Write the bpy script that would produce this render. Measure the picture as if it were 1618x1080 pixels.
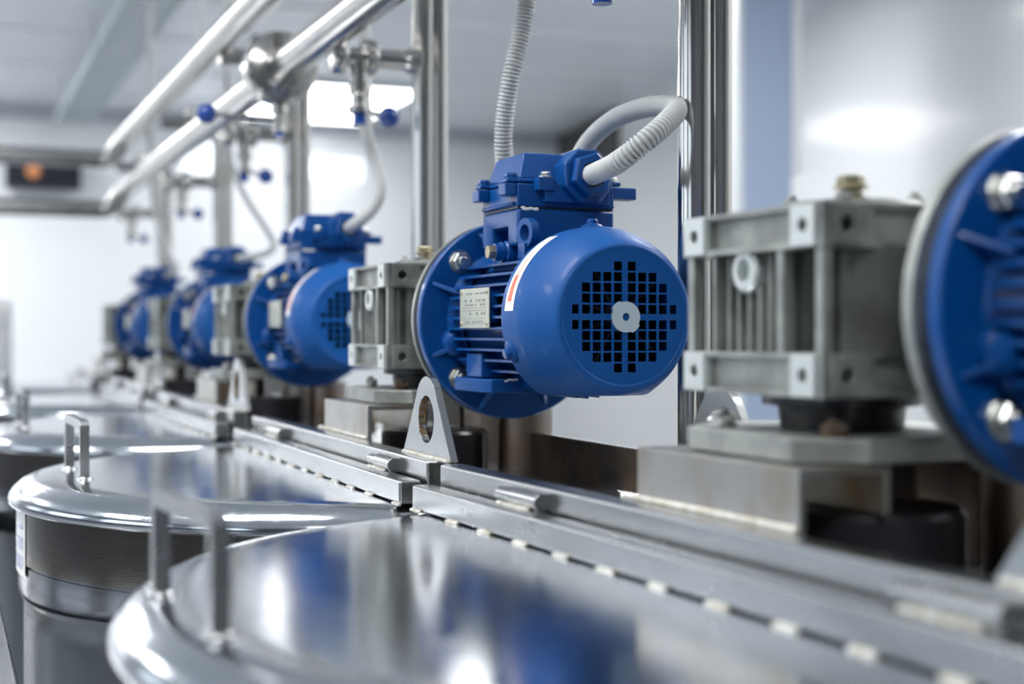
import bpy, bmesh, math, random
from mathutils import Vector, Matrix
random.seed(7)
PI = math.pi
C = bpy.context.scene.collection
for o in list(bpy.data.objects):
    bpy.data.objects.remove(o)

# ------------------------------------------------------------------ camera
ZC = 1.15                                   # lens height above the floor
FPX = 2247.0                                # focal length in pixels of a 1618 px wide frame
YAW = math.radians(22)
cam_d = bpy.data.cameras.new('camera'); cam = bpy.data.objects.new('camera', cam_d); C.objects.link(cam)
cam.location = (0, 0, ZC); cam.rotation_euler = (PI/2, 0, -YAW)
cam_d.sensor_width = 36; cam_d.lens = 36*FPX/1618
cam_d.shift_y = -12/1618
cam_d.clip_start = .02
cam_d.dof.use_dof = True; cam_d.dof.focus_distance = 1.50; cam_d.dof.aperture_fstop = 3.0
bpy.context.scene.camera = cam
# ------------------------------------------------------------------ world, exposure
sc = bpy.context.scene
sc.view_settings.view_transform = 'Standard'; sc.view_settings.look = 'None'
sc.view_settings.gamma = 1; sc.view_settings.exposure = 1.28
sc.view_settings.use_curve_mapping = False
w = bpy.data.worlds.new('world'); sc.world = w; w.use_nodes = True
w.node_tree.nodes['Background'].inputs[0].default_value = (.80, .90, 1, 1)
w.node_tree.nodes['Background'].inputs[1].default_value = .9
LAMP_E = 11.0                               # strength of the ceiling lamp diffusers

def lin(c):
    return tuple(((v/255)/12.92 if v/255 <= .04045 else ((v/255+.055)/1.055)**2.4) for v in c)

# ------------------------------------------------------------------ materials
MATS = {}
def mat(name, col, metal=0, rough=.5, bump=0, bscale=200, stretch=(1, 1, 1), rvar=0, rscale=30, cvar=0, cscale=20,
        col2=None, coat=0, emit=0, wave=0, wscale=3, detail=3, thresh=None, spec=.5):
    m = bpy.data.materials.new(name); m.use_nodes = True
    nt = m.node_tree; N = nt.nodes; L = nt.links; b = N['Principled BSDF']
    c = (*col, 1)
    b.inputs['Base Color'].default_value = c; b.inputs['Metallic'].default_value = metal
    b.inputs['Roughness'].default_value = rough; b.inputs['Coat Weight'].default_value = coat
    b.inputs['Coat Roughness'].default_value = .08
    b.inputs['Specular IOR Level'].default_value = spec
    if emit:
        b.inputs['Emission Color'].default_value = c; b.inputs['Emission Strength'].default_value = emit
    tc = N.new('ShaderNodeTexCoord'); mp = N.new('ShaderNodeMapping'); L.new(tc.outputs['Object'], mp.inputs[0])
    mp.inputs['Scale'].default_value = stretch
    def noise(s, d=detail, src=mp):
        n = N.new('ShaderNodeTexNoise'); n.inputs['Scale'].default_value = s; n.inputs['Detail'].default_value = d
        L.new(src.outputs[0] if src is mp else src, n.inputs['Vector']); return n
    if rvar:
        n = noise(rscale); mr = N.new('ShaderNodeMapRange'); mr.inputs[1].default_value = .3; mr.inputs[2].default_value = .7
        mr.inputs[3].default_value = max(.02, rough-rvar); mr.inputs[4].default_value = rough+rvar
        L.new(n.outputs[0], mr.inputs[0]); L.new(mr.outputs[0], b.inputs['Roughness'])
    if col2 is not None:
        n = noise(cscale, 5, tc.outputs['Object']); r = N.new('ShaderNodeValToRGB')
        lo, hi = thresh or (.4, .65)
        r.color_ramp.elements[0].position = lo; r.color_ramp.elements[0].color = c
        r.color_ramp.elements[1].position = hi; r.color_ramp.elements[1].color = (*col2, 1)
        L.new(n.outputs[0], r.inputs[0]); L.new(r.outputs[0], b.inputs['Base Color'])
    last = None
    if wave:
        n = noise(wscale, 1, tc.outputs['Object']); bp = N.new('ShaderNodeBump'); bp.inputs['Strength'].default_value = 1
        bp.inputs['Distance'].default_value = wave; L.new(n.outputs[0], bp.inputs['Height']); last = bp
    if bump:
        n = noise(bscale, 4); bp = N.new('ShaderNodeBump'); bp.inputs['Strength'].default_value = 1
        bp.inputs['Distance'].default_value = bump; L.new(n.outputs[0], bp.inputs['Height'])
        if last: L.new(last.outputs[0], bp.inputs['Normal'])
        last = bp
    if last: L.new(last.outputs[0], b.inputs['Normal'])
    MATS[name] = m
    return m

BLUE = mat('blue_paint', (.0, .076, .30), rough=.5, bump=.00012, bscale=900, coat=.05, spec=.3, rvar=.06, rscale=60)
BLUEC = mat('blue_cast_paint', (.0, .060, .25), rough=.38, bump=.0004, bscale=260, coat=.2, spec=.3)
KNOB = mat('blue_plastic', (.0, .048, .30), rough=.22, coat=.5)
ALU = mat('cast_aluminium', (.36, .38, .36), metal=.6, rough=.42, bump=.0008, bscale=350, col2=(.20, .21, .20), cscale=22)
MACH = mat('machined_aluminium', (.62, .66, .65), metal=.55, rough=.38, bump=.0002, bscale=500)
ALUD = mat('dirty_shaded_aluminium', (.13, .14, .13), metal=.6, rough=.42, bump=.0006, bscale=200, col2=(.07, .07, .06), cscale=14)  # mottled dirt; base also darkened to put the core's recess shade in
STEEL = mat('polished_stainless', (.66, .69, .73), metal=1, rough=.13, rvar=.04, rscale=25, wave=.0012, wscale=4.5, bump=.00002, bscale=400, stretch=(1, 6, 1))
SATIN = mat('satin_stainless', (.46, .47, .475), metal=1, rough=.25, rvar=.03, rscale=40, bump=.00003, bscale=500, stretch=(1, .3, 1))
SATIND = mat('stained_stainless', (.50, .49, .47), metal=1, rough=.34, col2=(.34, .27, .18), cscale=14, thresh=(.42, .68), bump=.0001, bscale=300, stretch=(1, .1, 1))
PIPE = mat('pipe_stainless', (.54, .53, .51), metal=1, rough=.17, rvar=.06, rscale=50, bump=.00005, bscale=300, stretch=(1, 1, .05))
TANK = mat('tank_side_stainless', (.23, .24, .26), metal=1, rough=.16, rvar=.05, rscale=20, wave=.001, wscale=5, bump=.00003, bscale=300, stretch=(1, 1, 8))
BAND = mat('tank_band_stainless', (.24, .225, .21), metal=1, rough=.16, col2=(.20, .16, .13), cscale=9, thresh=(.45, .8), bump=.00006, bscale=250, stretch=(.3, .3, 6))
DARK = mat('dark_rolled_steel', (.055, .05, .05), metal=.85, rough=.38, col2=(.17, .12, .085), cscale=12, bump=.0003, bscale=150)
BROWN = mat('heat_tinted_steel', (.22, .20, .19), metal=.9, rough=.36, col2=(.26, .16, .09), cscale=10, thresh=(.45, .75), bump=.0002, bscale=150)
BLACK = mat('black_rubber_and_shade', (.016, .016, .020), rough=.28, bump=.0003, bscale=200)
WELD = mat('weld_metal', (.72, .72, .68), metal=.8, rough=.42, bump=.0015, bscale=420, col2=(.5, .46, .38), cscale=90)
RUST = mat('rust_stain', (.26, .15, .06), metal=.4, rough=.7, bump=.0006, bscale=300, col2=(.12, .07, .03), cscale=120)
ZINC = mat('zinc_bolt', (.62, .63, .60), metal=1, rough=.28, bump=.0003, bscale=300)
BRASS = mat('brass_bolt', (.45, .40, .28), metal=1, rough=.35, bump=.0003, bscale=300)
PLATE = mat('nameplate_metal', (.58, .60, .52), metal=.75, rough=.38)
INK = mat('etched_ink', (.22, .23, .20), metal=.4, rough=.5)
WHITE = mat('white_sticker', (.86, .87, .86), rough=.4)
RED = mat('red_print', (.80, .13, .06), rough=.45, spec=.4)
LRED = mat('pale_red_print', (.88, .56, .48), rough=.45)
CAPM = mat('grey_plastic_cap', (.46, .55, .62), rough=.45)
COND = mat('grey_conduit', (.50, .52, .52), rough=.45, bump=.0001, bscale=300)
CONDS = mat('grey_conduit_groove', (.30, .32, .33), rough=.5)
VOID = mat('black_fan_plastic', (.006, .008, .02), rough=.4)
WALLM = mat('white_wall_panel', lin((240, 243, 246)), rough=.22, spec=.5)
WALLD = mat('dark_grey_wall_panel', lin((92, 97, 104)), rough=.4)
WALLG = mat('grey_wall_panel', lin((218, 221, 222)), rough=.16, spec=.6)
CEILM = mat('ceiling_panel', lin((226, 231, 236)), rough=.35)
SEAM = mat('ceiling_seam', lin((245, 247, 250)), rough=.4)
FLOORM = mat('grey_epoxy_floor', lin((140, 144, 148)), rough=.3, col2=lin((128, 132, 136)), cscale=2)
PILLAR = mat('blue_grey_column', lin((158, 174, 200)), rough=.5)
PWHITE = mat('white_trim', lin((222, 226, 230)), rough=.4)
TRIMG = mat('grey_trim', lin((190, 196, 202)), rough=.5)
DARKP = mat('dark_doorway', lin((62, 60, 58)), rough=.5)
LAMP = mat('lamp_diffuser', (1, 1, 1), emit=LAMP_E)
LAMP2 = mat('far_lamp_diffuser', (1, 1, 1), emit=2.6)
LAMPH = mat('lamp_housing', (.7, .72, .74), rough=.4)
GALV = mat('galvanised_tray', (.55, .60, .62), metal=.3, rough=.5)
ORANGE = mat('orange_lens', (.75, .30, .12), rough=.4)
GLASS = mat('window_blind', (.85, .9, .95), rough=.5, emit=.7)

# ------------------------------------------------------------------ mesh helpers
class MB:
    def __init__(s):
        s.bm = bmesh.new()
    def box(s, x0, x1, y0, y1, z0, z1, rot=None, taper=0):
        v = []
        for z, t in ((z0, 0), (z1, taper)):
            for x, y in ((x0+t, y0+t), (x1-t, y0+t), (x1-t, y1-t), (x0+t, y1-t)):
                p = Vector((x, y, z)); v.append(s.bm.verts.new(rot @ p if rot else p))
        for f in ((3, 2, 1, 0), (4, 5, 6, 7), (0, 1, 5, 4), (1, 2, 6, 5), (2, 3, 7, 6), (3, 0, 4, 7)):
            s.bm.faces.new([v[i] for i in f])
        return s
    def prism(s, pts, d):
        """closed outline pts (Vectors) swept by vector d"""
        d = Vector(d); a = [s.bm.verts.new(Vector(p)) for p in pts]; b = [s.bm.verts.new(Vector(p)+d) for p in pts]
        n = len(a); s.bm.faces.new(a); s.bm.faces.new(b[::-1])
        for i in range(n):
            s.bm.faces.new((a[i], b[i], b[(i+1) % n], a[(i+1) % n]))
        return s
    def ring(s, c, u, v, r, n, ph=0):
        return [s.bm.verts.new(c + u*(r*math.cos(ph+2*PI*i/n)) + v*(r*math.sin(ph+2*PI*i/n))) for i in range(n)]
    def lathe(s, prof, origin=(0, 0, 0), axis=(0, 0, 1), n=48, ph=0, caps=True):
        """prof = [(r, h)] along the axis"""
        ax = Vector(axis).normalized(); o = Vector(origin)
        t = Vector((0, 0, 1)) if abs(ax.z) < .9 else Vector((1, 0, 0))
        u = t.cross(ax).normalized(); v = ax.cross(u)
        rs = []
        for r, h in prof:
            c = o + ax*h
            rs.append([s.bm.verts.new(c)] if r < 1e-6 else s.ring(c, u, v, r, n, ph))
        for a, b in zip(rs, rs[1:]):
            for i in range(n):
                j = (i+1) % n
                if len(a) == 1 and len(b) == 1: continue
                if len(a) == 1: s.bm.faces.new((a[0], b[i], b[j]))
                elif len(b) == 1: s.bm.faces.new((a[i], b[0], a[j]))
                else: s.bm.faces.new((a[i], b[i], b[j], a[j]))
        if caps:
            if len(rs[0]) > 1: s.bm.faces.new(rs[0])
            if len(rs[-1]) > 1: s.bm.faces.new(rs[-1][::-1])
        return s
    def cyl(s, p0, p1, r, r1=None, n=24, ph=0):
        p0 = Vector(p0); p1 = Vector(p1)
        return s.lathe([(r, 0), (r if r1 is None else r1, (p1-p0).length)], p0, p1-p0, n, ph)
    def hexbolt(s, p, d, r=.010, h=.007, washer=True, shank=.004):
        p = Vector(p); d = Vector(d).normalized()
        if washer: s.lathe([(r*1.25, 0), (r*1.25, .0018)], p, d, 24)
        s.lathe([(r*.93, .0018), (r, .003), (r, h), (r*.86, h+.0015)], p, d, 6)
        if shank: s.lathe([(r*.5, h), (r*.5, h+shank), (r*.4, h+shank+.001)], p, d, 16)
        return s
    def sphere(s, c, r, sc=(1, 1, 1), n=20, m=12):
        c = Vector(c); prof = []
        rows = []
        for j in range(m+1):
            t = PI*j/m
            if j in (0, m): rows.append([s.bm.verts.new(c+Vector((0, 0, r*sc[2]*math.cos(t))))])
            else: rows.append([s.bm.verts.new(c+Vector((r*sc[0]*math.sin(t)*math.cos(2*PI*i/n), r*sc[1]*math.sin(t)*math.sin(2*PI*i/n), r*sc[2]*math.cos(t)))) for i in range(n)])
        for a, b in zip(rows, rows[1:]):
            for i in range(n):
                j = (i+1) % n
                if len(a) == 1: s.bm.faces.new((a[0], b[i], b[j]))
                elif len(b) == 1: s.bm.faces.new((a[i], b[0], a[j]))
                else: s.bm.faces.new((a[i], b[i], b[j], a[j]))
        return s
    def tube(s, path, r, n=16, rfun=None, mats=None, square=False):
        P = [Vector(p) for p in path]; up = None; prev = None; L = 0
        for i, p in enumerate(P):
            t = (P[min(i+1, len(P)-1)]-P[max(i-1, 0)]).normalized()
            if up is None:
                up = Vector((0, 0, 1)) if abs(t.z) < .9 else Vector((1, 0, 0))
            up = (up - t*up.dot(t)).normalized(); sd = t.cross(up)
            if i: L += (P[i]-P[i-1]).length
            rr = rfun(i, L) if rfun else r
            rg = s.ring(p, up, sd, rr, n, PI/4 if square else 0)
            if prev:
                for k in range(n):
                    s.bm.faces.new((prev[k], rg[k], rg[(k+1) % n], prev[(k+1) % n]))
            else: s.bm.faces.new(rg[::-1])
            prev = rg
        s.bm.faces.new(prev)
        return s
    def build(s, name, m, parent=None, smooth=True, bevel=0, ang=32, segs=2):
        bmesh.ops.recalc_face_normals(s.bm, faces=s.bm.faces[:])
        me = bpy.data.meshes.new(name)
        if smooth:
            for f in s.bm.faces: f.smooth = True
            for e in s.bm.edges:
                e.smooth = not (len(e.link_faces) != 2 or e.calc_face_angle(0) > math.radians(ang))
        s.bm.to_mesh(me); s.bm.free()
        for mm in (m if isinstance(m, (list, tuple)) else [m]): me.materials.append(mm)
        o = bpy.data.objects.new(name, me); C.objects.link(o)
        if parent: o.parent = parent
        if bevel:
            b = o.modifiers.new('bevel', 'BEVEL'); b.width = bevel; b.segments = segs; b.limit_method = 'ANGLE'
            b.angle_limit = math.radians(32); b.harden_normals = True
        return o

def spline(pts, step=.01):
    P = [Vector(p) for p in pts]; P = [P[0]*2-P[1]] + P + [P[-1]*2-P[-2]]; out = []
    for a, b, c, d in zip(P, P[1:], P[2:], P[3:]):
        n = max(2, int((c-b).length/step))
        for i in range(n):
            t = i/n
            out.append(.5*((2*b)+(c-a)*t+(2*a-5*b+4*c-d)*t*t+(3*b-a-3*c+d)*t**3))
    out.append(P[-2]); return out

def resample(path, step):
    out = [path[0]]; acc = 0
    for a, b in zip(path, path[1:]):
        L = (b-a).length
        while acc+L >= step and L > 1e-9:
            a = a.lerp(b, (step-acc)/L); out.append(a); L = (b-a).length; acc = 0
        acc += L
    return out

def elbow_path(pts, r=.06, n=6):
    """polyline with rounded corners"""
    P = [Vector(p) for p in pts]; out = [P[0]]
    for a, b, c in zip(P, P[1:], P[2:]):
        d0 = (a-b).normalized(); d1 = (c-b).normalized(); rr = min(r, (a-b).length*.49, (c-b).length*.49)
        p0 = b+d0*rr; p1 = b+d1*rr
        for i in range(n+1):
            t = i/n; out.append(p0*(1-t)**2+b*2*t*(1-t)+p1*t*t)
    out.append(P[-1]); return out

def plate(name, outer, holes, th, to3d, m, parent=None, bevel=0):
    """flat plate with holes; outlines are 2D lists; to3d is a 4x4 that places local (x, y, thickness)"""
    cu = bpy.data.curves.new(name, 'CURVE'); cu.dimensions = '2D'; cu.fill_mode = 'BOTH'; cu.extrude = th/2
    for pl in [outer]+holes:
        sp = cu.splines.new('POLY'); sp.points.add(len(pl)-1); sp.use_cyclic_u = True
        for i, (x, y) in enumerate(pl): sp.points[i].co = (x, y, 0, 1)
    t = bpy.data.objects.new('t', cu); C.objects.link(t)
    dg = bpy.context.evaluated_depsgraph_get(); me = bpy.data.meshes.new_from_object(t.evaluated_get(dg))
    bpy.data.objects.remove(t); bpy.data.curves.remove(cu)
    mb = MB(); mb.bm.from_mesh(me); bpy.data.meshes.remove(me)
    bmesh.ops.remove_doubles(mb.bm, verts=mb.bm.verts[:], dist=1e-6)
    mb.bm.transform(to3d)
    return mb.build(name, m, parent, bevel=bevel, ang=30)

def cut(o, mb):
    """carve real holes: subtract the closed shapes of mb from o"""
    bmesh.ops.recalc_face_normals(mb.bm, faces=mb.bm.faces[:])
    me = bpy.data.meshes.new('c'); mb.bm.to_mesh(me); mb.bm.free()
    c = bpy.data.objects.new('c', me); C.objects.link(c)
    bo = o.modifiers.new('cut', 'BOOLEAN'); bo.object = c; bo.solver = 'EXACT'; bo.operation = 'DIFFERENCE'
    try: bo.use_self = True
    except Exception: pass
    dg = bpy.context.evaluated_depsgraph_get(); nm = bpy.data.meshes.new_from_object(o.evaluated_get(dg))
    o.modifiers.clear(); old = o.data; o.data = nm; nm.name = old.name
    bpy.data.objects.remove(c)
    return o

def circ(r, n=48, cx=0, cy=0, a0=0, a1=2*PI, close=True):
    k = n if close and abs(a1-a0-2*PI) < 1e-6 else n-1
    return [(cx+r*math.cos(a0+(a1-a0)*i/k), cy+r*math.sin(a0+(a1-a0)*i/k)) for i in range(n)]

def empty(name, loc=(0, 0, 0), rz=0):
    o = bpy.data.objects.new(name, None); C.objects.link(o); o.location = loc; o.rotation_euler = (0, 0, rz)
    o.empty_display_size = .05
    return o
def tag(o, label=None, cat=None, group=None, kind=None):
    if label: o['label'] = label
    if cat: o['category'] = cat
    if group: o['group'] = group
    if kind: o['kind'] = kind
    return o
def copy_tree(o, parent=None):
    c = o.copy(); C.objects.link(c); c.parent = parent
    for ch in list(o.children): copy_tree(ch, c)
    return c
def struct(o, label=None):
    o['kind'] = 'structure'
    if label: o['label'] = label
    return o

def text(name, body, size, M4, m, parent, depth=.0002):
    cu = bpy.data.curves.new(name, 'FONT'); cu.body = body; cu.size = size; cu.extrude = depth; cu.align_x = 'CENTER'; cu.align_y = 'CENTER'
    t = bpy.data.objects.new('t', cu); C.objects.link(t)
    dg = bpy.context.evaluated_depsgraph_get(); me = bpy.data.meshes.new_from_object(t.evaluated_get(dg))
    bpy.data.objects.remove(t); bpy.data.curves.remove(cu)
    me.transform(M4); me.materials.clear(); me.materials.append(m)
    o = bpy.data.objects.new(name, me); C.objects.link(o); o.parent = parent
    return o

X, Y, Z = Vector((1, 0, 0)), Vector((0, 1, 0)), Vector((0, 0, 1))
def frame(o, u, v):
    u = Vector(u).normalized(); v = Vector(v).normalized(); n = u.cross(v)
    return Matrix(((u.x, v.x, n.x, o[0]), (u.y, v.y, n.y, o[1]), (u.z, v.z, n.z, o[2]), (0, 0, 0, 1)))
def world_at(px, py, depth):
    """3D point seen at a pixel, a given depth (m) in front of the lens"""
    r = (px-809)/FPX*depth; s_, c_ = math.sin(YAW), math.cos(YAW)
    return Vector((r*c_+depth*s_, -r*s_+depth*c_, ZC+(528-py)/FPX*depth))

# ------------------------------------------------------------------ room
WR_A = math.radians(8); CEIL = ZC+1.85; YB = 12.2; XR = 6.2; XL = -4.5; YF = -3.0
struct(MB().box(XL, XR, YF, YB, -.1, 0).build('floor', FLOORM))
struct(MB().box(XL, XR, YF, YB, CEIL, CEIL+.1).build('ceiling', CEILM))
struct(MB().box(XL-.15, XR+.15, YB, YB+.15, -.1, CEIL+.1).build('wall_back', WALLM))
wr = MB().box(0, .15, -10.2, 5.5, -.1, CEIL+.1).build('wall_right', WALLG); struct(wr)
wr.location = (4.66, 7.0, 0); wr.rotation_euler = (0, 0, -WR_A)
# left and front walls with daylight openings
g = MB()
g.box(XL-.15, XL, YF, YB, -.1, 1.0); g.box(XL-.15, XL, YF, YB, 2.5, CEIL+.1)
for a, b in ((YF, -2.2), (-.2, .6), (2.8, 3.6), (5.8, 6.6), (8.8, YB)): g.box(XL-.15, XL, a, b, 1.0, 2.5)
struct(g.build('wall_left', WALLD))
struct(MB().box(XL-.15, XR+.15, YF-.15, YF, -.1, CEIL+.1).build('wall_front', WALLD))
for i, (a, b) in enumerate(((-2.2, -.2), (.6, 2.8), (3.6, 5.8), (6.6, 8.8))):
    f = MB(); f.box(XL-.10, XL-.05, a, b, 1.0, 1.05); f.box(XL-.10, XL-.05, a, b, 2.45, 2.5)
    for yy in (a, (a+b)/2-.025, b-.05): f.box(XL-.10, XL-.05, yy, yy+.05, 1.05, 2.45)
    struct(f.build('window_%d' % (i+1), PWHITE))
# ceiling seams: light joint strips running across the room
g = MB()
for k in range(9):
    yy = 2.2+k*1.15
    g.box(XL, XR, yy-.035, yy+.035, CEIL-.012, CEIL-.001)
struct(g.build('trim_1', SEAM))
struct(MB().box(XL, XR, YB-.10, YB-.001, CEIL-.10, CEIL-.001).build('trim_2', TRIMG))
struct(MB().box(XL, XR, YB-.03, YB-.001, 0, .12).build('baseboard_back', PWHITE))

def lamp(x, y, lx, ly, label, m=LAMP):
    t = empty('ceiling_light', (x, y, CEIL-.06)); tag(t, label, 'light', 'ceiling lights')
    h = MB(); h.box(-lx/2-.03, lx/2+.03, -ly/2-.03, ly/2+.03, .012, .0585); h.build('housing', LAMPH, t)
    MB().box(-lx/2, lx/2, -ly/2, ly/2, 0, .0115).build('diffuser', m, t)
lamp(2.80, 10.9, 1.05, 1.6, 'bright square ceiling light seen behind the pipes at the far wall', LAMP2)
for (x, y, a) in ((-2.6, 2.5, 0), (-2.6, 6.5, 0), (-2.6, 10.0, 0), (-.6, -1.0, 0), (2.6, 1.2, 0), (3.0, 3.6, 0), (-.6, 1.6, 0), (-1.2, 9.0, 0), (2.9, 6.4, 0), (-.6, 10.9, 0), (-3.2, 11.2, 0)):  # last pair, near the back, added to brighten the rear wall
    lamp(x, y, 1.2, .5, 'flat white ceiling light out of the picture, mirrored in the steel')

# pillar with white corner trims, near the right wall
u = 6.6
p0 = world_at(1163, 500, u); p1 = world_at(1262, 500, u)
t = MB(); t.box(p0.x, p1.x, p0.y-.05, p0.y+.25, 0, CEIL-.001); struct(t.build('wall_pillar', PILLAR))
t = MB(); t.box(p0.x-.03, p0.x, p0.y-.06, p0.y+.25, 0, CEIL-.001); struct(t.build('trim_3', PWHITE))
t = MB(); t.box(p1.x, p1.x+.05, p0.y-.06, p0.y+.25, 1.9, CEIL-.001); struct(t.build('trim_4', PWHITE))
# dark opening in the right wall
t = MB(); t.box(-.04, -.001, 3.4, 5.1, ZC+1.38, ZC+1.83); t = t.build('window_5', DARKP); struct(t); t.location = (4.66, 7.0, 0); t.rotation_euler = (0, 0, -WR_A)
# bright far windows
t = MB(); t.box(2.90, 3.48, YB-.05, YB-.001, ZC+1.36, ZC+1.53); struct(t.build('window_6', GLASS))
t = MB(); t.box(1.93, 2.20, YB-.05, YB-.001, ZC+1.37, ZC+1.62); struct(t.build('window_7', GLASS))

# cable tray under the ceiling
t = empty('cable_tray', (.98, 3.6, CEIL-.22)); tag(t, 'galvanised ladder cable tray hung under the ceiling', 'cable tray')
g = MB()
for sx in (-.13, .13): g.box(sx-.006, sx+.006, 0, 8.0, 0, .06)
g.build('side_rail', GALV, t)
g = MB()
for k in range(54): g.box(-.13, .13, .05+k*.148, .10+k*.148, .01, .02)
g.build('rungs', GALV, t)
for k in range(4):
    for sx in (-.142, .142): MB().cyl((sx, .5+2.2*k, .0), (sx, .5+2.2*k, .2195), .006, n=8).build('hanger_rod', GALV, t)

# ------------------------------------------------------------------ mixing tank
R = .46
def seg_lid(prof, cutx, keep_neg, zscale=1):
    mb = MB(); mb.lathe(prof, n=180, caps=False)
    nrm = (1, 0, 0) if keep_neg else (-1, 0, 0)
    geom = mb.bm.verts[:]+mb.bm.edges[:]+mb.bm.faces[:]
    bmesh.ops.bisect_plane(mb.bm, geom=geom, plane_co=(cutx, 0, 0), plane_no=nrm, clear_outer=True)
    es = [e for e in mb.bm.edges if e.is_boundary and all(abs(v.co.x-cutx) < 1e-5 for v in e.verts)]
    return mb
PROF = [(0, 0), (.15, 0), (.30, 0), (.40, -.0004), (.424, -.001), (.436, -.003), (.446, -.0075), (.454, -.014), (.459, -.021), (.460, -.027), (.459, -.031), (.456, -.033), (.449, -.033)]

def make_tank():
    root = empty('mixing_tank')
    # --- body
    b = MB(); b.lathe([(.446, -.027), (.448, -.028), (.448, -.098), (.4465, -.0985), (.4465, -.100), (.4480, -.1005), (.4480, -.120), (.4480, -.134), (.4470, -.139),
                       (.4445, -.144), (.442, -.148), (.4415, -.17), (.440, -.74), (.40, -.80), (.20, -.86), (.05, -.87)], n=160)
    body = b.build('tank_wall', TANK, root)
    b = MB(); b.lathe([(.4482, -.0335), (.4492, -.034), (.4492, -.097), (.4482, -.0975)], n=160, caps=False); b.build('upper_band', BAND, root)
    b = MB()
    for k in range(3):
        a = 2*PI*k/3+.5; b.cyl((.34*math.cos(a), .34*math.sin(a), -.80), (.36*math.cos(a), .36*math.sin(a), -.9745), .025)
        b.cyl((.36*math.cos(a), .36*math.sin(a), -.965), (.36*math.cos(a), .36*math.sin(a), -.9745), .05)
    b.build('support_legs', SATIN, root)
    # --- rear half of the top
    seg_lid(PROF, -.074, False).build('rear_cover', SATIN, root)
    # --- lid with its bar, handle, tacks
    lid = seg_lid(PROF, -.0745, True).build('lid', STEEL, root)
    MB().box(-.100, -.0762, -.443, .443, .0009, .025).build('hinge_bar', SATIN, lid, bevel=.0030, segs=3)
    y0, y1, hx = -.050, .100, -.375
    h = MB(); pts = elbow_path([(hx, y0, .0), (hx, y0, .066), (hx-.005, y1, .066), (hx-.005, y1, .0)], .006, 3)
    h.tube(pts, .0078, n=4, square=True)
    hd = h.build('lid_handle', SATIN, lid, bevel=.0022)
    for yy, xx in ((y0, hx), (y1, hx-.005)):
        h = MB(); h.lathe([(.0105, -.0005), (.0100, .0012), (.0082, .003)], (xx, yy, 0), Z, 16); h.build('handle_weld', SATIN, lid)
    ys = [-.435, -.335, -.262, -.19, -.115, -.04, .035, .11, .185, .26, .335, .43]
    for yy in ys:
        wv = MB()
        for k in range(5):
            wv.sphere((-.1008+random.uniform(-.0008, .0008), yy+(k-2)*.0040, .0008), .0034, (1, 1.1, .6), 10, 6)
        wv.build('weld_tack', WELD, lid)
    # --- fixed beam behind the lid
    MB().box(-.0700, -.045, -.443, .443, -.001, .0445).build('fixed_beam', SATIN, root, bevel=.0030, segs=3)
    MB().box(-.0745, -.070, -.44, .44, .0, .004).build('beam_gap_strip', DARK, root)
    for yy in (-.30, .24):
        h = MB(); h.cyl((-.0745, yy-.045, .0318), (-.0745, yy+.012, .0318), .0085, n=28)
        h.cyl((-.0745, yy+.012, .0318), (-.0745, yy+.042, .0318), .0068, n=28)
        hb = h.build('hinge_barrel', SATIN, root, bevel=.0008)
        wv = MB()
        for k in range(8): wv.sphere((-.083, yy-.03+k*.008, .0255), .0036, (1, 1.2, .6), 8, 6)
        wv.build('hinge_weld', WELD, hb)
    # --- lifting lug: tapered plate with a round hole
    W, rt, ch = .080, .036, .050
    ang = math.acos((rt)/math.hypot(W, ch)) ; base = math.atan2(-ch, W)
    a = base+ang
    out = [(-W, 0), (W, 0)] + [(rt*math.cos(a+(PI-2*a)*i/20), ch+rt*math.sin(a+(PI-2*a)*i/20)) for i in range(21)]
    lug = plate('lifting_lug', out, [circ(.0255, 40, 0, .040)], .008, frame((-.050, -.392, .0445), (0, -1, 0), (0, 0, 1)), SATIN, root, bevel=.001)
    wv = MB()
    for k in range(24): wv.sphere((-.0552, -.465+k*.0063, .0450), .0034, (1, 1.1, .8), 8, 6)
    wv.build('lug_weld', WELD, lug)
    wv = MB()   # rusty run inside the lug hole, far side
    for k in range(90):
        aa = -.95+random.random()*2.0; wv.sphere((-.0500+random.uniform(-.0032, .0032), -.392+.0256*math.cos(aa), .0445+.040+.0256*math.sin(aa)), random.uniform(.0006, .0016), (1.2, .6, 1.3), 7, 5)
    wv.build('rust_patch', RUST, lug)
    # --- motor bracket: inverted channels
    c = MB(); x0, x1 = -.040, .036
    c.prism([(x0, -.12, .0), (x0, -.12, .086), (x1, -.12, .086), (x1, -.12, .052), (x1-.006, -.12, .052), (x1-.006, -.12, .080), (x0+.006, -.12, .080), (x0+.006, -.12, .0)], (0, .215, 0))
    c.build('bracket_channel', SATIND, root, bevel=.0012)
    c = MB(); x0, x1 = .105, .175
    c.prism([(x1, -.06, .0), (x1, -.06, .086), (x0, -.06, .086), (x0, -.06, .052), (x0+.006, -.06, .052), (x0+.006, -.06, .080), (x1-.006, -.06, .080), (x1-.006, -.06, .0)], (0, .175, 0))
    c.build('bracket_channel', DARK, root, bevel=.0012)
    c = MB()
    for k in range(30): c.sphere((-.0415, -.115+k*.0078, .0455), .0036, (1, 1.2, .9), 8, 6)
    c.build('bracket_weld', WELD, root)
    d = MB(); d.lathe([(.070, .0), (.070, .046), (.067, .050), (.03, .0515), (0, .0515)], (.072, -.050, 0), Z, 64); d.build('coupling_drum', BLACK, root)
    d = MB(); d.cyl((.06, .0, .0515), (.06, .0, .086), .018); d.build('mixer_shaft', DARK, root)
    d = MB(); d.lathe([(.036, .0), (.036, .079), (.030, .079), (.030, .03)], (.180, -.105, 0), Z, 40, caps=False); sp = d.build('stub_pipe', BROWN, root)
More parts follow.
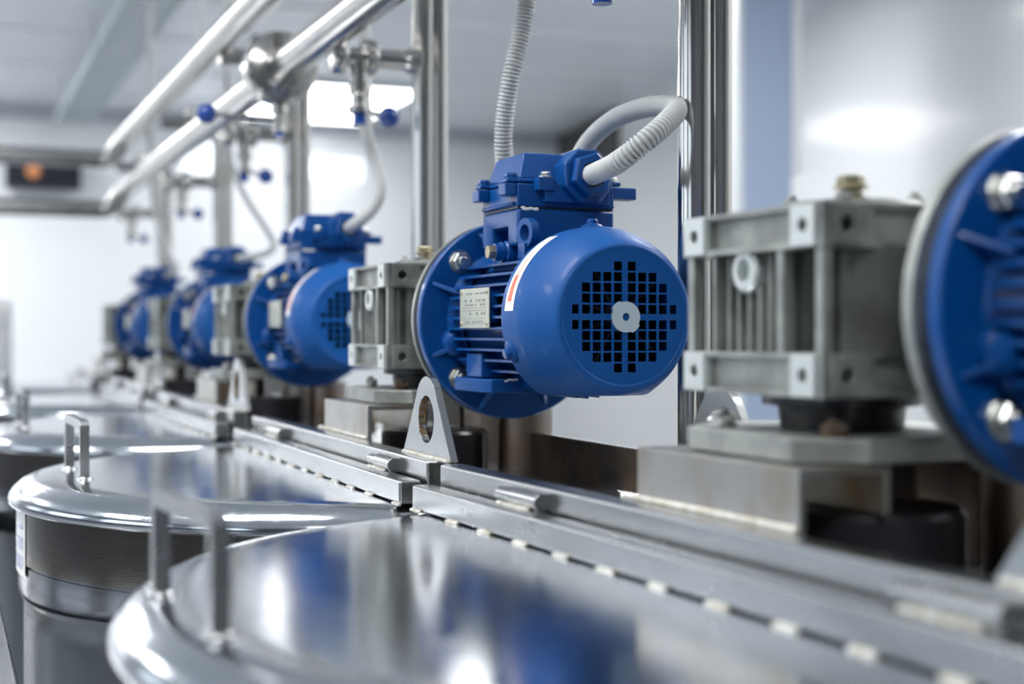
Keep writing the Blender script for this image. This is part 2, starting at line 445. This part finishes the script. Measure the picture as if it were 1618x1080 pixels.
    d = MB(); d.box(.172, .178, -.44, -.145, 0, .048); d.build('rear_upstand', DARK, root)
    d = MB(); d.box(.1715, .1785, -.44, -.145, .048, .0495); d.build('upstand_rim', SATIN, root)
    # rear lifting lug
    lug2 = plate('lifting_lug', out, [circ(.0255, 40, 0, .040)], .008, frame((.125, .225, .040), (0, -1, 0), (0, 0, 1)), SATIN, root, bevel=.001)
    MB().box(.112, .138, .13, .32, 0, .040).build('lug_base', SATIND, root, bevel=.002)
    return root

TC = [(.561, .920, math.radians(2.7), 0), (.54, 1.841, 0, 0), (.526, 2.81, 0, .004), (.545, 3.90, 0, .006), (.545, 5.08, 0, .008)]
ZL = ZC-.1755
TL = ['blurred steel mixing tank nearest the lens, its lid filling the bottom edge',
      'sharp steel mixing tank in the middle with round lid and upright handle',
      'steel mixing tank just behind the middle one, cut by the left edge',
      'fourth steel mixing tank, blurred under the smaller blue motors',
      'farthest steel mixing tank at the end of the row']
tank0 = make_tank()
for i, (x, y, rz, dz) in enumerate(TC):
    o = tank0 if i == 0 else copy_tree(tank0)
    o.location = (x, y, ZL+dz); o.rotation_euler = (0, 0, rz); tag(o, TL[i], 'tank', 'row of mixing tanks')
    if i == 1: TANK1 = o
    o.scale = (1, 1, 1)
for ch in tank0.children:
    if ch.name.startswith('lid'):
        for c2 in ch.children:
            if c2.name.startswith(('lid_handle', 'handle_weld')): c2.location = (-.038, -.020, 0)
# sticker at the side of the middle tank
s = MB(); n = 14; vs = []
for k in range(n+1):
    a = PI+math.radians(-9+k*1.3); vs.append([s.bm.verts.new((.4500*math.cos(a), .4500*math.sin(a), z)) for z in (-.112, -.036)])
for a, b in zip(vs, vs[1:]): s.bm.faces.new((a[0], b[0], b[1], a[1]))
st = s.build('label_sticker', WHITE, TANK1); st['label'] = 'white and blue sticker'
s = MB()
for zz0, zz1 in ((-.104, -.088), (-.082, -.066), (-.056, -.050)):
    vs = []
    for k in range(n-1):
        a = PI+math.radians(-8+k*1.3); vs.append([s.bm.verts.new((.4504*math.cos(a), .4504*math.sin(a), z)) for z in (zz0, zz1)])
    for a, b in zip(vs, vs[1:]): s.bm.faces.new((a[0], b[0], b[1], a[1]))
s.build('blue_print', KNOB, st)

# ------------------------------------------------------------------ worm gearbox (origin at the centre of its housing)
def make_gearbox():
    root = empty('worm_gearbox')
    hx, hy, hz = .085, .089, .0675
    g = MB()
    g.box(-hx, hx, -hy, hy, hz-.031, hz); g.box(-hx, hx, -hy, hy, -hz, -hz+.031)
    hs = g.build('housing', ALU, root)
    c = MB()                                       # pockets between the corner bosses, and bolt holes
    for s_ in (-1, 1):
        zc = s_*(hz-.0155)
        c.box(-hx-.01, -hx+.006, -hy+.038, hy-.036, zc-.0115, zc+.0115)
        c.box(-hx+.044, hx-.03, -hy-.01, -hy+.006, zc-.012, zc+.012)
        for yy in (-hy+.020, hy-.018): c.cyl((-hx-.01, yy, zc), (-hx+.022, yy, zc), .0058, n=20)
        c.cyl((-hx+.020, -hy-.01, zc), (-hx+.020, -hy+.022, zc), .0062, n=20)
    cut(hs, c)
    bv = hs.modifiers.new('bevel', 'BEVEL'); bv.width = .0016; bv.segments = 2; bv.limit_method = 'ANGLE'
    # core between the two decks
    g = MB(); g.box(-hx+.022, hx-.006, -hy+.022, hy-.012, -hz+.02, hz-.02)
    g.lathe([(.036, -.04), (.036, .04)], (-.020, -hy+.032, 0), Z, 32)
    g.build('core', ALUD, root, bevel=.003)
    g = MB()
    g = MB()
    for xx, yy in ((-hx+.006, -hy+.006), (-hx+.006, hy-.008), (hx-.012, -hy+.010), (-hx+.006, -hy+.052)):
        g = MB(); g.box(xx-.0045, xx+.0045, yy-.0045, yy+.0045, -hz+.03, hz-.03); g.build('corner_post', ALU, root, bevel=.0015)
    for s_ in (-1, 1):
        for yy in (-hy+.020, hy-.018):
            w_ = .0135 if yy < 0 else .0145; h_ = .0145
            plate('bolt_boss', [(-w_, -h_), (w_, -h_), (w_, h_), (-w_, h_)], [circ(.0052, 20)], .004, frame((-hx-.0005, yy if yy < 0 else yy, s_*(hz-.0155)), (0, -1, 0), (0, 0, 1)), MACH, root, bevel=.0008)
        plate('bolt_boss', [(-.0125, -.0135), (.0125, -.0135), (.0125, .0135), (-.0125, .0135)], [circ(.0056, 20)], .003, frame((-hx+.0200, -hy-.0003, s_*(hz-.0155)), (1, 0, 0), (0, 0, 1)), ALU, root, bevel=.0008)
    g = MB(); g.box(-hx+.005, -hx+.022, hy-.038, hy-.034, -hz+.03, hz-.03)
    for k in range(7):
        yy = -.028+k*.0135; top = hz-.032 if k in (0, 1, 5, 6) else .012
        g.box(-hx+.009, -hx+.026, yy-.0016, yy+.0016, -hz+.03, top)
    g.build('cooling_ribs', ALU, root, bevel=.0012)
    b = MB(); b.lathe([(.0165, 0), (.0165, .014), (.014, .016), (.0085, .016), (.0085, .006), (0, .006)], (-hx+.020, .012, .024), -X, 32); b.build('oil_plug_boss', MACH, root)
    g = MB()
    g.sphere((-.015, -hy+.014, .020), .014, (1, .9, 1.1)); g.box(.012, .017, -hy+.006, -hy+.03, -hz+.03, hz-.03)
    g.build('shaft_boss', ALU, root)
    # top side
    g = MB(); g.lathe([(.058, 0), (.058, .004), (.052, .008), (0, .008)], (.01, 0, hz), Z, 48)
    for k in range(4):
        a = PI/4+k*PI/2; g.hexbolt((.01+.046*math.cos(a), .046*math.sin(a), hz+.006), Z, .007, .005)
    g.build('top_cover', ALU, root)
    g = MB(); g.lathe([(.012, 0), (.012, .004), (.009, .004), (.009, .010)], (-.015, -.030, hz+.006), Z, 24); g.hexbolt((-.015, -.030, hz+.016), Z, .0105, .008, shank=0)
    bb = g.build('breather_plug', BRASS, root); bb['label'] = 'brass plug'
    # neck, plate and bolts below
    g = MB(); g.lathe([(.060, -.0675), (.060, -.076), (.048, -.078), (.046, -.094)], (.0, 0, 0), Z, 48); g.build('output_neck', BLACK, root)  # neck coloured black to hold the shadow below the housing
    q, ch = .105, .038
    pl = [(-q, -q+ch), (-q+ch, -q), (q-ch, -q), (q, -q+ch), (q, q-ch), (q-ch, q), (-q+ch, q), (-q, q-ch)]
    pl = [(x+.01, y, -.112) for x, y in pl]
    MB().prism(pl, (0, 0, .0175)).build('mounting_plate', ALU, root, bevel=.002)
    for sx, sy in ((-1, -1), (-1, 1), (1, -1), (1, 1)):
        m = MB(); m.hexbolt((.01+sx*.070, sy*.070, -.0945), Z, .0095, .008); m.build('plate_bolt', ZINC if sy > 0 else DARK, root)
    # adaptor to the motor: offset to the motor shaft line
    ax, az = .046, -.0055
    g = MB(); g.lathe([(.052, 0), (.052, .03), (.075, .055), (.088, .068)], (ax, -hy+.002, az), -Y, 64, caps=False); g.build('input_neck', ALUD, root)
    g = MB(); g.lathe([(.060, 0), (.119, .0), (.1215, .002), (.1215, .0112)], (ax, -hy-.0660+.002-.0035, az), -Y, 96); g.build('input_flange', ALU, root)
    return root
# housing centre relative to a tank centre
GBX, GBY, GBZ = .075, -.016, ZC+.0235
def unit_xy(i, lx, ly):
    x, y, rz, dz = TC[i]; c, s = math.cos(rz), math.sin(rz)
    return x+c*lx-s*ly, y+s*lx+c*ly
GL = ['blurred grey gearbox at right, largest, with white bolt bosses', 'sharp grey cast gearbox left of the big blue motor',
      'grey gearbox left of the second blue motor', 'small grey gearbox left of the third blue motor', 'farthest dark grey gearbox at the end of the row']
gb0 = make_gearbox()
for i in range(5):
    o = gb0 if i == 0 else copy_tree(gb0)
    x, y = unit_xy(i, GBX, GBY); o.location = (x, y, GBZ+TC[i][3]); o.rotation_euler = (0, 0, TC[i][2])
    tag(o, GL[i], 'gearbox', 'gearboxes on the tanks')

# ------------------------------------------------------------------ electric motor (origin at the flange centre, shaft along -Y)
def curved_strip(mb, r, y0, y1, a0, a1, n, fy=None):
    vs = []
    for k in range(n+1):
        t = k/n; a = a0+(a1-a0)*t
        ya, yb = (fy(t) if fy else (y0, y1))
        rr = r
        vs.append([mb.bm.verts.new((-rr*math.cos(a), y, rr*math.sin(a))) for y in (ya, yb)])
    for a, b in zip(vs, vs[1:]): mb.bm.faces.new((a[0], b[0], b[1], a[1]))

def make_motor():
    root = empty('electric_motor')
    # flange
    f = MB(); f.lathe([(.122, 0), (.122, .010), (.1205, .012), (.080, .012)], (0, 0, 0), -Y, 128)
    f.lathe([(.088, .011), (.084, .018), (.080, .030), (.078, .040)], (0, 0, 0), -Y, 64, caps=False)
    for k in range(8):
        a = math.radians(22.5+45*k); rot = Matrix.Rotation(-a, 4, 'Y')
        f.prism([rot @ Vector((.076, -.010, -.0025)), rot @ Vector((.116, -.010, -.0025)), rot @ Vector((.112, -.015, -.0025)), rot @ Vector((.078, -.036, -.0025))], rot @ Vector((0, 0, .005)))
    fl = f.build('flange', BLUEC, root, bevel=.001)
    for k in range(4):
        a = math.radians(45+90*k); p = Vector((.1*math.cos(a), -.012, .1*math.sin(a)))
        b = MB(); b.hexbolt(p, -Y, .0115, .009, shank=.005); b.build('flange_bolt', ZINC, root)
    # finned housing
    h = MB(); h.lathe([(.074, .012), (.074, .232)], (0, 0, 0), -Y, 64)
    for sx in (-1, 1):
        z = -.060
        while z < .066:
            tip = math.sqrt(.0905**2-z*z)
            h.box(sx*.05, sx*tip, -.228, -.022, z-.0014, z+.0014)
            z += .0122
    for k in range(7):
        xx = -.040+k*.0133; h.box(xx-.0014, xx+.0014, -.228, -.022, -math.sqrt(.0885**2-xx*xx), -.05)
    h.build('finned_housing', BLUEC, root)
    # boss, feet
    b = MB(); b.lathe([(.017, 0), (.017, .012), (.0145, .014), (.0145, .022), (.010, .024)], (-.078, -.010, -.028), -Y, 28)
    b.lathe([(.010, .0), (.010, .012)], (-.079, -.024, -.028), -Y, 20); b.build('flange_boss', BLUEC, root)
    b = MB()
    b.box(-.080, -.046, -.110, -.060, -.068, -.040)
    b.prism([(-.085, -.032, -.085), (-.085, -.125, -.085), (-.078, -.138, -.085), (-.034, -.138, -.085), (-.034, -.032, -.085)], (0, 0, .016))
    b.prism([(-.052, -.060, -.085), (-.044, -.060, -.085), (-.046, -.016, -.110), (-.050, -.016, -.110)], (0, -.008, 0))
    b.build('foot_pad', BLUEC, root, bevel=.0018)
    b = MB(); b.box(.046, .080, -.110, -.060, -.068, -.040); b.box(.034, .085, -.138, -.032, -.085, -.069); b.build('foot_pad', BLUEC, root, bevel=.0018)
    # nameplate
    n = MB(); n.box(-.0945, -.0925, -.172, -.078, -.011, .0345); npl = n.build('nameplate', PLATE, root, bevel=.0009); npl['label'] = 'bare metal nameplate'
    n = MB(); n.box(-.0925, -.080, -.165, -.150, -.005, .030); n.box(-.0925, -.080, -.100, -.085, -.005, .030); n.build('nameplate_mount', BLUEC, root)
    r = MB()
    for yy, zz in ((-.166, .0295), (-.166, -.006), (-.084, .0295), (-.084, -.006)): r.sphere((-.0946, yy, zz), .0026, (.5, 1, 1), 12, 8)
    r.build('rivets', BRASS, npl)
    r = MB()
    for zz in (.0118, .0088, -.0002, -.0060): r.box(-.0948, -.0946, -.164, -.088, zz, zz+.0004)
    r.build('ruled_line', INK, npl)
    r = MB(); rr = random.Random(3)
    for zz, h_, n_ in ((.0275, .0016, 10), (.0190, .0028, 8), (.0145, .0022, 7), (.0040, .0030, 9), (-.0045, .0018, 8)):
        for k in range(n_):
            if rr.random() < .8: yy = -.160+k*.068/n_; r.box(-.0948, -.0946, yy, yy+rr.uniform(.002, .005), zz, zz+h_)
    r.build('worn_print', INK, npl)
    # fan cover
    cz = -.0825
    prof = [(.0945, .216), (.0975, .217), (.0985, .225), (.0985, .258), (.0975, .267), (.0945, .280), (.0890, .296), (.0820, .311), (.0785, .3170), (.0765, .3195), (.0740, .3208), (.0715, .3208), (.0700, .3196)]
    c = MB(); c.lathe(prof, (0, 0, 0), -Y, 144, caps=False)
    for v in c.bm.verts:
        if v.co.z < cz: v.co.z = cz + (v.co.z-cz)*.03
    cov = c.build('fan_cover', BLUE, root, ang=60)
    so = cov.modifiers.new('solid', 'SOLIDIFY'); so.thickness = .0016; so.offset = -1
    sqs = []; c1, pt, ptz, hs_ = .0080, .0121, .0112, .0047
    allow = {1: (2, 3, 4, 5), 2: (1, 2, 3, 4), 3: (1, 2, 3, 4), 4: (1, 2, 3), 5: (1,)}
    for sx in (-1, 1):
        for sz in (-1, 1):
            for r_, cs in allow.items():
                for c_ in cs:
                    x = sx*(c1+(c_-1)*pt); zc = sz*(c1+(r_-1)*ptz)
                    wsc = .8 if c_ == 5 else 1
                    sqs.append([(x-hs_*wsc, zc-hs_), (x+hs_*wsc, zc-hs_), (x+hs_*wsc, zc+hs_), (x-hs_*wsc, zc+hs_)])
    plate('fan_grille', circ(.0712, 96), sqs, .0016, frame((0, -.3190, 0), (1, 0, 0), (0, 0, 1)), BLUE, root)
    # hub washer with notches
    hub = []
    for k in range(72):
        a = 2*PI*k/72; d = math.degrees(a) % 180
        hub.append(((.0178 if 112 < d < 152 else .0160)*math.cos(a), (.0178 if 112 < d < 152 else .0160)*math.sin(a)))
    hp = plate('hub_cap', hub, [circ(.0042, 24)], .003, frame((0, -.3213, 0), (1, 0, 0), (0, 0, 1)), CAPM, root, bevel=.0006)
    hp['label'] = 'pale grey plastic cap'
    fn = MB(); fn.lathe([(.018, .255), (.018, .305), (.012, .314), (.0040, .314)], (0, 0, 0), -Y, 24)
    for k in range(9):
        a = 2*PI*k/9; rot = Matrix.Rotation(a, 4, 'Y'); fn.box(.015, .074, -.304, -.262, -.0011, .0011, rot)
    fn.lathe([(0, .258), (.076, .258), (.076, .262), (0, .262)], (0, 0, 0), -Y, 48)
    fn.build('cooling_fan', VOID, root)
    for (a, yy) in ((math.radians(205), -.232), (math.radians(90), -.240)):
        d = Vector((-math.cos(a-PI), 0, math.sin(a-PI))) if a > PI else Z
        if a > PI: d = Vector((-math.cos(math.radians(22)), 0, -math.sin(math.radians(22))))
        s_ = MB(); s_.lathe([(.0125, -.001), (.0125, .0008), (.0095, .0030), (.0080, .0036)], Vector((0, yy, 0))+d*.0985, d, 24)
        s_.lathe([(.0062, .003), (.0062, .0075), (.0045, .009)], Vector((0, yy, 0))+d*.0985, d, 16); s_.build('cover_screw', BLUEC, root)
    # arrow sticker
    s_ = MB(); curved_strip(s_, .0990, -.254, -.230, math.radians(4), math.radians(62), 28); sk = s_.build('arrow_sticker', WHITE, root); sk['label'] = 'white sticker with red arrow'
    s_ = MB(); curved_strip(s_, .0993, 0, 0, math.radians(10), math.radians(27), 12, lambda t: (-.2465+.0015*t, -.2355-.0018*t)); 
    s_.build('arrow_print', RED, sk)
    s_ = MB(); curved_strip(s_, .0993, 0, 0, math.radians(27), math.radians(57), 14, lambda t: (-.2450+.0035*t, -.2373-.0032*t)); s_.build('arrow_print', LRED, sk)
    # terminal box
    tb = MB(); x0, x1, y0, y1 = -.060, .060, -.172, -.062
    tb.box(x0, x1, y0, y1, .082, .1235)
    tbo = tb.build('terminal_base', BLUEC, root)
    cc = MB(); cc.box(x0-.01, x0+.022, y0+.030, y1-.030, .07, .104); cut(tbo, cc)
    bv = tbo.modifiers.new('bevel', 'BEVEL'); bv.width = .003; bv.segments = 2; bv.limit_method = 'ANGLE'
    nk = MB(); nk.box(-.050, .050, -.165, -.068, .055, .083); nk.build('terminal_neck', BLUEC, root, bevel=.003)
    MB().box(x0+.0006, x1-.0006, y0+.0006, y1-.0006, .1235, .1250).build('gasket', BLACK, root)
    tm = MB(); tm.box(x0, x1, y0, y1, .1250, .1515); 
    tm.box(x0-.004, x1+.004, y0+.006, y1-.006, .1265, .1310)
    tm.build('terminal_frame', BLUEC, root, bevel=.003)
    # corner ears of frame and lid
    for sx, sy in ((-1, -1), (-1, 1), (1, -1), (1, 1)):
        xe = x0 if sx < 0 else x1; ye = y0 if sy < 0 else y1
        ln = .030 if sx > 0 and sy < 0 else .014
        e = MB(); e.box(min(xe, xe+sx*ln), max(xe, xe+sx*ln)-0, ye-(.024 if sy > 0 else -.002), ye+(.024 if sy < 0 else -.002), .1375, .1512)
        e.box(min(xe-sx*.02, xe+sx*.011), max(xe-sx*.02, xe+sx*.011), ye-(.022 if sy > 0 else -.004), ye+(.022 if sy < 0 else -.004), .1524, .1575)
        e.build('box_ear', BLUEC, root, bevel=.0018)
        b = MB(); b.hexbolt((xe+sx*.003, ye-sy*.013, .1572), Z, .0066, .005, shank=0); b.build('box_screw', ZINC if (sx, sy) == (1, -1) else BLUEC, root)
    b = MB(); b.hexbolt((x0+.030, y0-.006, .1575), Z, .0066, .005, shank=0); b.box(x0+.020, x0+.040, y0-.014, y0+.004, .143, .1575); b.build('box_screw', BLUEC, root, bevel=.001)
    b = MB(); b.hexbolt((x0+.030, y0-.0075, .1575), Z, .0064, .005, shank=0); b.build('box_screw', ZINC, root)
    ld = MB()
    o1 = [(x0+.001, y0+.001), (x1-.001, y0+.001), (x1-.001, y1-.001), (x0+.001, y1-.001)]
    ld.box(x0+.001, x1-.001, y0+.001, y1-.001, .1524, .1570)
    ld.box(x0+.003, x1-.003, y0+.003, y1-.003, .1565, .1875, taper=.010)
    ld.build('terminal_lid', BLUEC, root, bevel=.005, segs=3)
    # gland boss + nut
    gc = Vector((.018, y0+.012, .1590)); gd = Vector((.10, -1, .06)).normalized()
    g = MB(); g.lathe([(.0335, -.012), (.0335, .026), (.0315, .0285)], gc, gd, 8, ph=PI/8)
    g.box(-.030, .018, y0-.010, y0+.02, .130, .1512)
    g.box(.018, .052, y0-.006, y0+.02, .128, .150)
    g.build('gland_boss', BLUEC, root, bevel=.002)
    g = MB(); g.lathe([(.024, .0285), (.0265, .030), (.0265, .037), (.0240, .0392), (.0160, .0392), (.0150, .034), (.0150, .024)], gc, gd, 6, ph=.3, caps=False); g.build('gland_nut', BLUEC, root, bevel=.0008)
    g = MB(); g.lathe([(.0155, .0375), (.0125, .0375), (.0125, .030), (0, .030)], gc, gd, 28, caps=False); g.build('gland_seal', BLACK, root)
    c = MB(); rc = random.Random(5)
    for (cx, cy, cz_) in ((-.046, -.1725, .1225), (-.052, -.1725, .1230), (-.040, -.1724, .1226)):
        for k in range(4): c.sphere((cx+rc.uniform(-.003, .003), cy, cz_+rc.uniform(-.001, .0012)), rc.uniform(.0012, .0022), (1.6, .25, .8), 8, 6)
    for k in range(4): c.sphere((-.060+k*.004, -.1382, -.0705+rc.uniform(-.001, .001)), .0018, (1.5, .25, .7), 8, 6)
    cp = c.build('paint_chips', WHITE, root); cp['label'] = 'chipped paint showing bare metal'
    # lifting eye, earth stud
    plate('lifting_eye', circ(.0165, 36), [circ(.0095, 30)], .010, frame((-.053, -.186, .0945), (.17, -1, 0), (0, 0, 1)), BLUEC, root, bevel=.0015)
    e = MB(); e.box(-.060, -.044, -.192, -.172, .066, .083); e.build('eye_base', BLUEC, root, bevel=.001)
    e = MB(); e.lathe([(.013, 0), (.013, .020), (.0115, .022), (.0115, .026), (.010, .026), (.010, .034)], (-.040, -.135, .0755), -X, 28); e.build('earth_boss', BLUEC, root)
    e = MB(); e.lathe([(.0085, .034), (.0085, .040), (.0078, .042)], (-.040, -.135, .0755), -X, 6); e.build('earth_stud', BRASS, root)
    e = MB(); e.cyl((.0, -.160, .045), (.0, -.215, .045), .045, n=40); e.build('rear_crown', BLUEC, root)
    return root
MX, MY, MZ = .121, -.198, ZC+.018
ML = ['large blurred blue motor cut off by the right edge', 'sharp blue electric motor in the middle with square holed fan cover',
      'second blue motor, partly behind the sharp grey gearbox', 'third blue motor, small and blurred', 'farthest small blue motor on the left']
m0 = make_motor(); MOT = []
for i in range(5):
    o = m0 if i == 0 else copy_tree(m0)
    x, y = unit_xy(i, MX, MY); o.location = (x, y, MZ+TC[i][3]*1.5); o.rotation_euler = (0, 0, TC[i][2])
    tag(o, ML[i], 'motor', 'blue electric motors'); MOT.append(o)

# ------------------------------------------------------------------ conduits
def conduit(name, pts, label, r=.0112, pitch=.0047, fine=True):
    path = spline(pts, .002)
    if fine:
        path = resample(path, pitch/6)
        prof = [.0004, .0006, .0004, -.0010, -.0042, -.0010]
        mb = MB(); mb.tube(path, r, 20, rfun=lambda i, L: r+prof[i % 6])
    else:
        path = resample(path, .01); mb = MB(); mb.tube(path, r, 14)
    o = mb.build(name, COND, None, ang=80)
    return tag(o, label, 'conduit', 'grey cable conduits')
mo = MOT[1].location
g0 = mo+Vector((.018, -.172+.012, .159)); gd = Vector((.10, -1, .06)).normalized()
conduit('corrugated_conduit', [g0+gd*.031, world_at(970, 260, 1.480), world_at(1008, 232, 1.45), world_at(1046, 200, 1.46), world_at(1068, 176, 1.50), world_at(1060, 168, 1.56),
                    world_at(1020, 170, 1.62), world_at(975, 186, 1.68), world_at(938, 215, 1.74), world_at(915, 250, 1.78), world_at(898, 300, 1.82), world_at(870, 332, 1.84), world_at(832, 322, 1.84), world_at(803, 285, 1.81),
                    world_at(796, 240, 1.79), world_at(797, 190, 1.78), world_at(808, 120, 1.77), world_at(824, 50, 1.77), world_at(834, -20, 1.77), world_at(838, -120, 1.77), world_at(838, -600, 1.78)],
        'corrugated grey conduit looping from the sharp motor and up past it')
def gland_of(i):
    return MOT[i].location+Vector((.018, -.172+.012, .159))
g = gland_of(2)
conduit('corrugated_conduit', [g+gd*.031, world_at(566, 350, 2.46), world_at(588, 330, 2.46), world_at(600, 300, 2.48), world_at(592, 255, 2.50), world_at(580, 215, 2.50), world_at(577, 170, 2.52), world_at(577, 60, 2.60), world_at(577, -400, 2.6)],
        'grey conduit curving down into the second motor', fine=False)
g = gland_of(3)
conduit('corrugated_conduit', [g+gd*.031, world_at(415, 402, 3.5), world_at(433, 388, 3.5), world_at(420, 360, 3.52), world_at(392, 318, 3.55), world_at(372, 275, 3.6), world_at(362, 230, 3.6), world_at(360, 100, 3.6), world_at(360, -200, 3.6)],
        'thin grey conduit slanting down to the third motor', r=.009, fine=False)
g = gland_of(4)
conduit('corrugated_conduit', [g+gd*.031, world_at(280, 424, 4.6), world_at(268, 405, 4.65), world_at(254, 365, 4.7), world_at(244, 320, 4.7), world_at(238, 220, 4.7), world_at(236, 0, 4.7)],
        'pale conduit dropping behind to the farthest motor', r=.010, fine=False)
g = MOT[0].location+Vector((.018+.01, -.160, .159))
conduit('corrugated_conduit', [g+gd*.031, g+gd*.06, g+Vector((.08, -.10, .10)), g+Vector((.10, -.05, .3)), g+Vector((.1, 0, .8)), g+Vector((.1, 0, 1.6))],
        'grey conduit of the nearest motor, outside the frame', fine=False)

# ------------------------------------------------------------------ header pipes above the row
PX = .60
for nm, zz, lab in (('A', .676, 'upper stainless header pipe running diagonally at top left'), ('B', .5015, 'lower stainless header pipe under the upper one')):
    mb = MB()
    path = elbow_path([(PX, .2, ZC+zz), (PX, 5.06, ZC+zz), (PX-.035, 5.14, ZC+zz-.064), (PX-4.0, 5.14, ZC+zz-.064)], .04, 6)
    mb.tube(path, .032, 32)
    o = mb.build('header_pipe', PIPE, None, ang=50); tag(o, lab, 'pipe', 'header pipes over the tanks')
# in-line butterfly valve on the lower header, with lever and blue ball
def lever_valve(loc, label):
    t = empty('lever_valve', loc); tag(t, label, 'valve', 'lever valves on the pipework')
    b = MB(); b.lathe([(.030, -.045), (.040, -.043), (.040, -.034), (.036, -.036), (.062, -.030), (.068, -.022), (.068, .022), (.062, .030), (.036, .036), (.040, .034), (.040, .043), (.030, .045)], (0, 0, 0), Y, 48)
    b.build('valve_body', PIPE, t)
    b = MB(); b.cyl((0, 0, -.055), (0, 0, -.085), .016); b.cyl((0, 0, -.085), (0, 0, -.12), .011); b.lathe([(.013, 0), (.013, .012)], (0, 0, -.118), Z, 6); b.build('stem', PIPE, t)
    b = MB(); b.cyl((0, 0, -.095), (-.125, .0, -.092), .0045, n=12); l = b.build('lever', PIPE, t)
    MB().sphere((-.137, 0, -.092), .0185, n=28, m=18).build('lever_ball', KNOB, l)
    b = MB(); b.cyl((0, 0, -.118), (0, 0, -.128), .009); b.build('blue_cap', KNOB, t)
    return t
lever_valve((PX, 2.66, ZC+.5015), 'round clamp valve on the lower header, blue ball lever pointing left')

# standpipes between the tanks with a branch to the header
SPX = .77
def standpipe(y, label, front=.0195, x=SPX, up=0):
    t = empty('standpipe', (x, y, ZC)); tag(t, label, 'pipe', 'vertical standpipes behind the tanks')
    zt = .64
    b = MB()
    b.tube(elbow_path([(0, 0, -1.15), (0, 0, zt), (-.17, 0, zt)], .07, 8), front, 28)
    b.build('riser', PIPE, t, ang=50)
    b = MB(); b.tube(elbow_path([(.027, -.004, -1.15), (.027, -.004, zt+.03), (-.10, -.05, zt+.03)], .07, 8), .0150, 24); b.build('second_riser', PIPE, t, ang=50)
    b = MB(); b.lathe([(.0165, 0), (.0165, .155)], (-.155, 0, .465), X, 24); b.lathe([(.017, 0), (.0225, .012), (.0225, .024)], (-.035, 0, .465), X, 24); b.build('branch_pipe', PIPE, t)
    for xx in (-.150, -.098):
        c = MB(); c.lathe([(.020, -.014), (.029, -.012), (.031, -.005), (.031, .005), (.029, .012), (.020, .014)], (xx, 0, .465), X, 28)
        c.box(xx-.007, xx+.007, -.040, -.02, .459, .471); c.lathe([(.009, 0), (.009, .012)], (xx, -.040, .459), Z, 6)
        c.build('pipe_clamp', PIPE, t, bevel=.0006)
    c = MB(); c.lathe([(.016, .455), (.016, .420), (.0185, .417), (.0185, .405), (.013, .400), (.013, .385), (.020, .382), (.020, .372), (.010, .368)], (-.113, 0, 0), Z, 24); c.build('drop_valve', PIPE, t)
    c = MB(); c.lathe([(.011, .352), (.011, .368)], (-.113, 0, 0), Z, 16); c.build('blue_cap', KNOB, t)
    c = MB(); c.cyl((-.113, 0, .378), (-.075, -.01, .368+up), .005, n=12); lv = c.build('lever', PIPE, t)
    MB().sphere((-.065, -.012, .366+up), .0175, n=24, m=16).build('lever_ball', KNOB, lv)
    return t
standpipe(1.37, 'tall sharp stainless standpipe right of the big blue motor', up=.09)
standpipe(2.31, 'stainless standpipe with branch and blue ball, left of the corrugated conduit')
standpipe(3.28, 'stainless standpipe above the second blue motor')
standpipe(4.38, 'stainless standpipe above the third blue motor', x=.80)
standpipe(5.60, 'blurred far standpipe at the header elbow', x=.80)
for (xx, yy, z0, z1, lab) in ((.62, 3.64, .70, 1.85, 'thin drop rod from the ceiling to the upper header'),):
    o = MB().cyl((xx, yy, ZC+z0), (xx, yy, ZC+z1), .006).build('drop_rod', COND); tag(o, lab, 'rod')

# far equipment
t = empty('control_panel', (.50, YB-.25, ZC+1.17)); tag(t, 'dark instrument panel with orange lamp far behind the header pipes', 'control panel')
MB().box(0, .58, 0, .2, .0, .22).build('casing', VOID, t, bevel=.01)
b = MB(); b.lathe([(.055, 0), (.055, .02), (.045, .03)], (.21, 0, .13), -Y, 24); b.build('orange_lamp', ORANGE, t)
p = world_at(6, 500, 6.5)
o = MB().lathe([(.035, 0), (.035, ZC+.13), (.03, ZC+.15), (0, ZC+.155)], (p.x, p.y, 0), Z, 24).build('guard_post', SATIN); tag(o, 'blurred grey post at the left edge before the white wall', 'post')
# edge of the steel gangway rail at lower left
t = MB(); t.box(-.14, .072, .8, 3.4, ZC-.36, ZC-.33); o = t.build('side_table', SATIN, bevel=.004); tag(o, 'brushed steel edge at the lower left corner', 'table')
t2 = MB()
for yy in (.9, 3.3):
    for xx in (-.12, .055): t2.box(xx-.015, xx+.015, yy-.015, yy+.015, 0, ZC-.36)
t2.build('table_legs', SATIN, o)
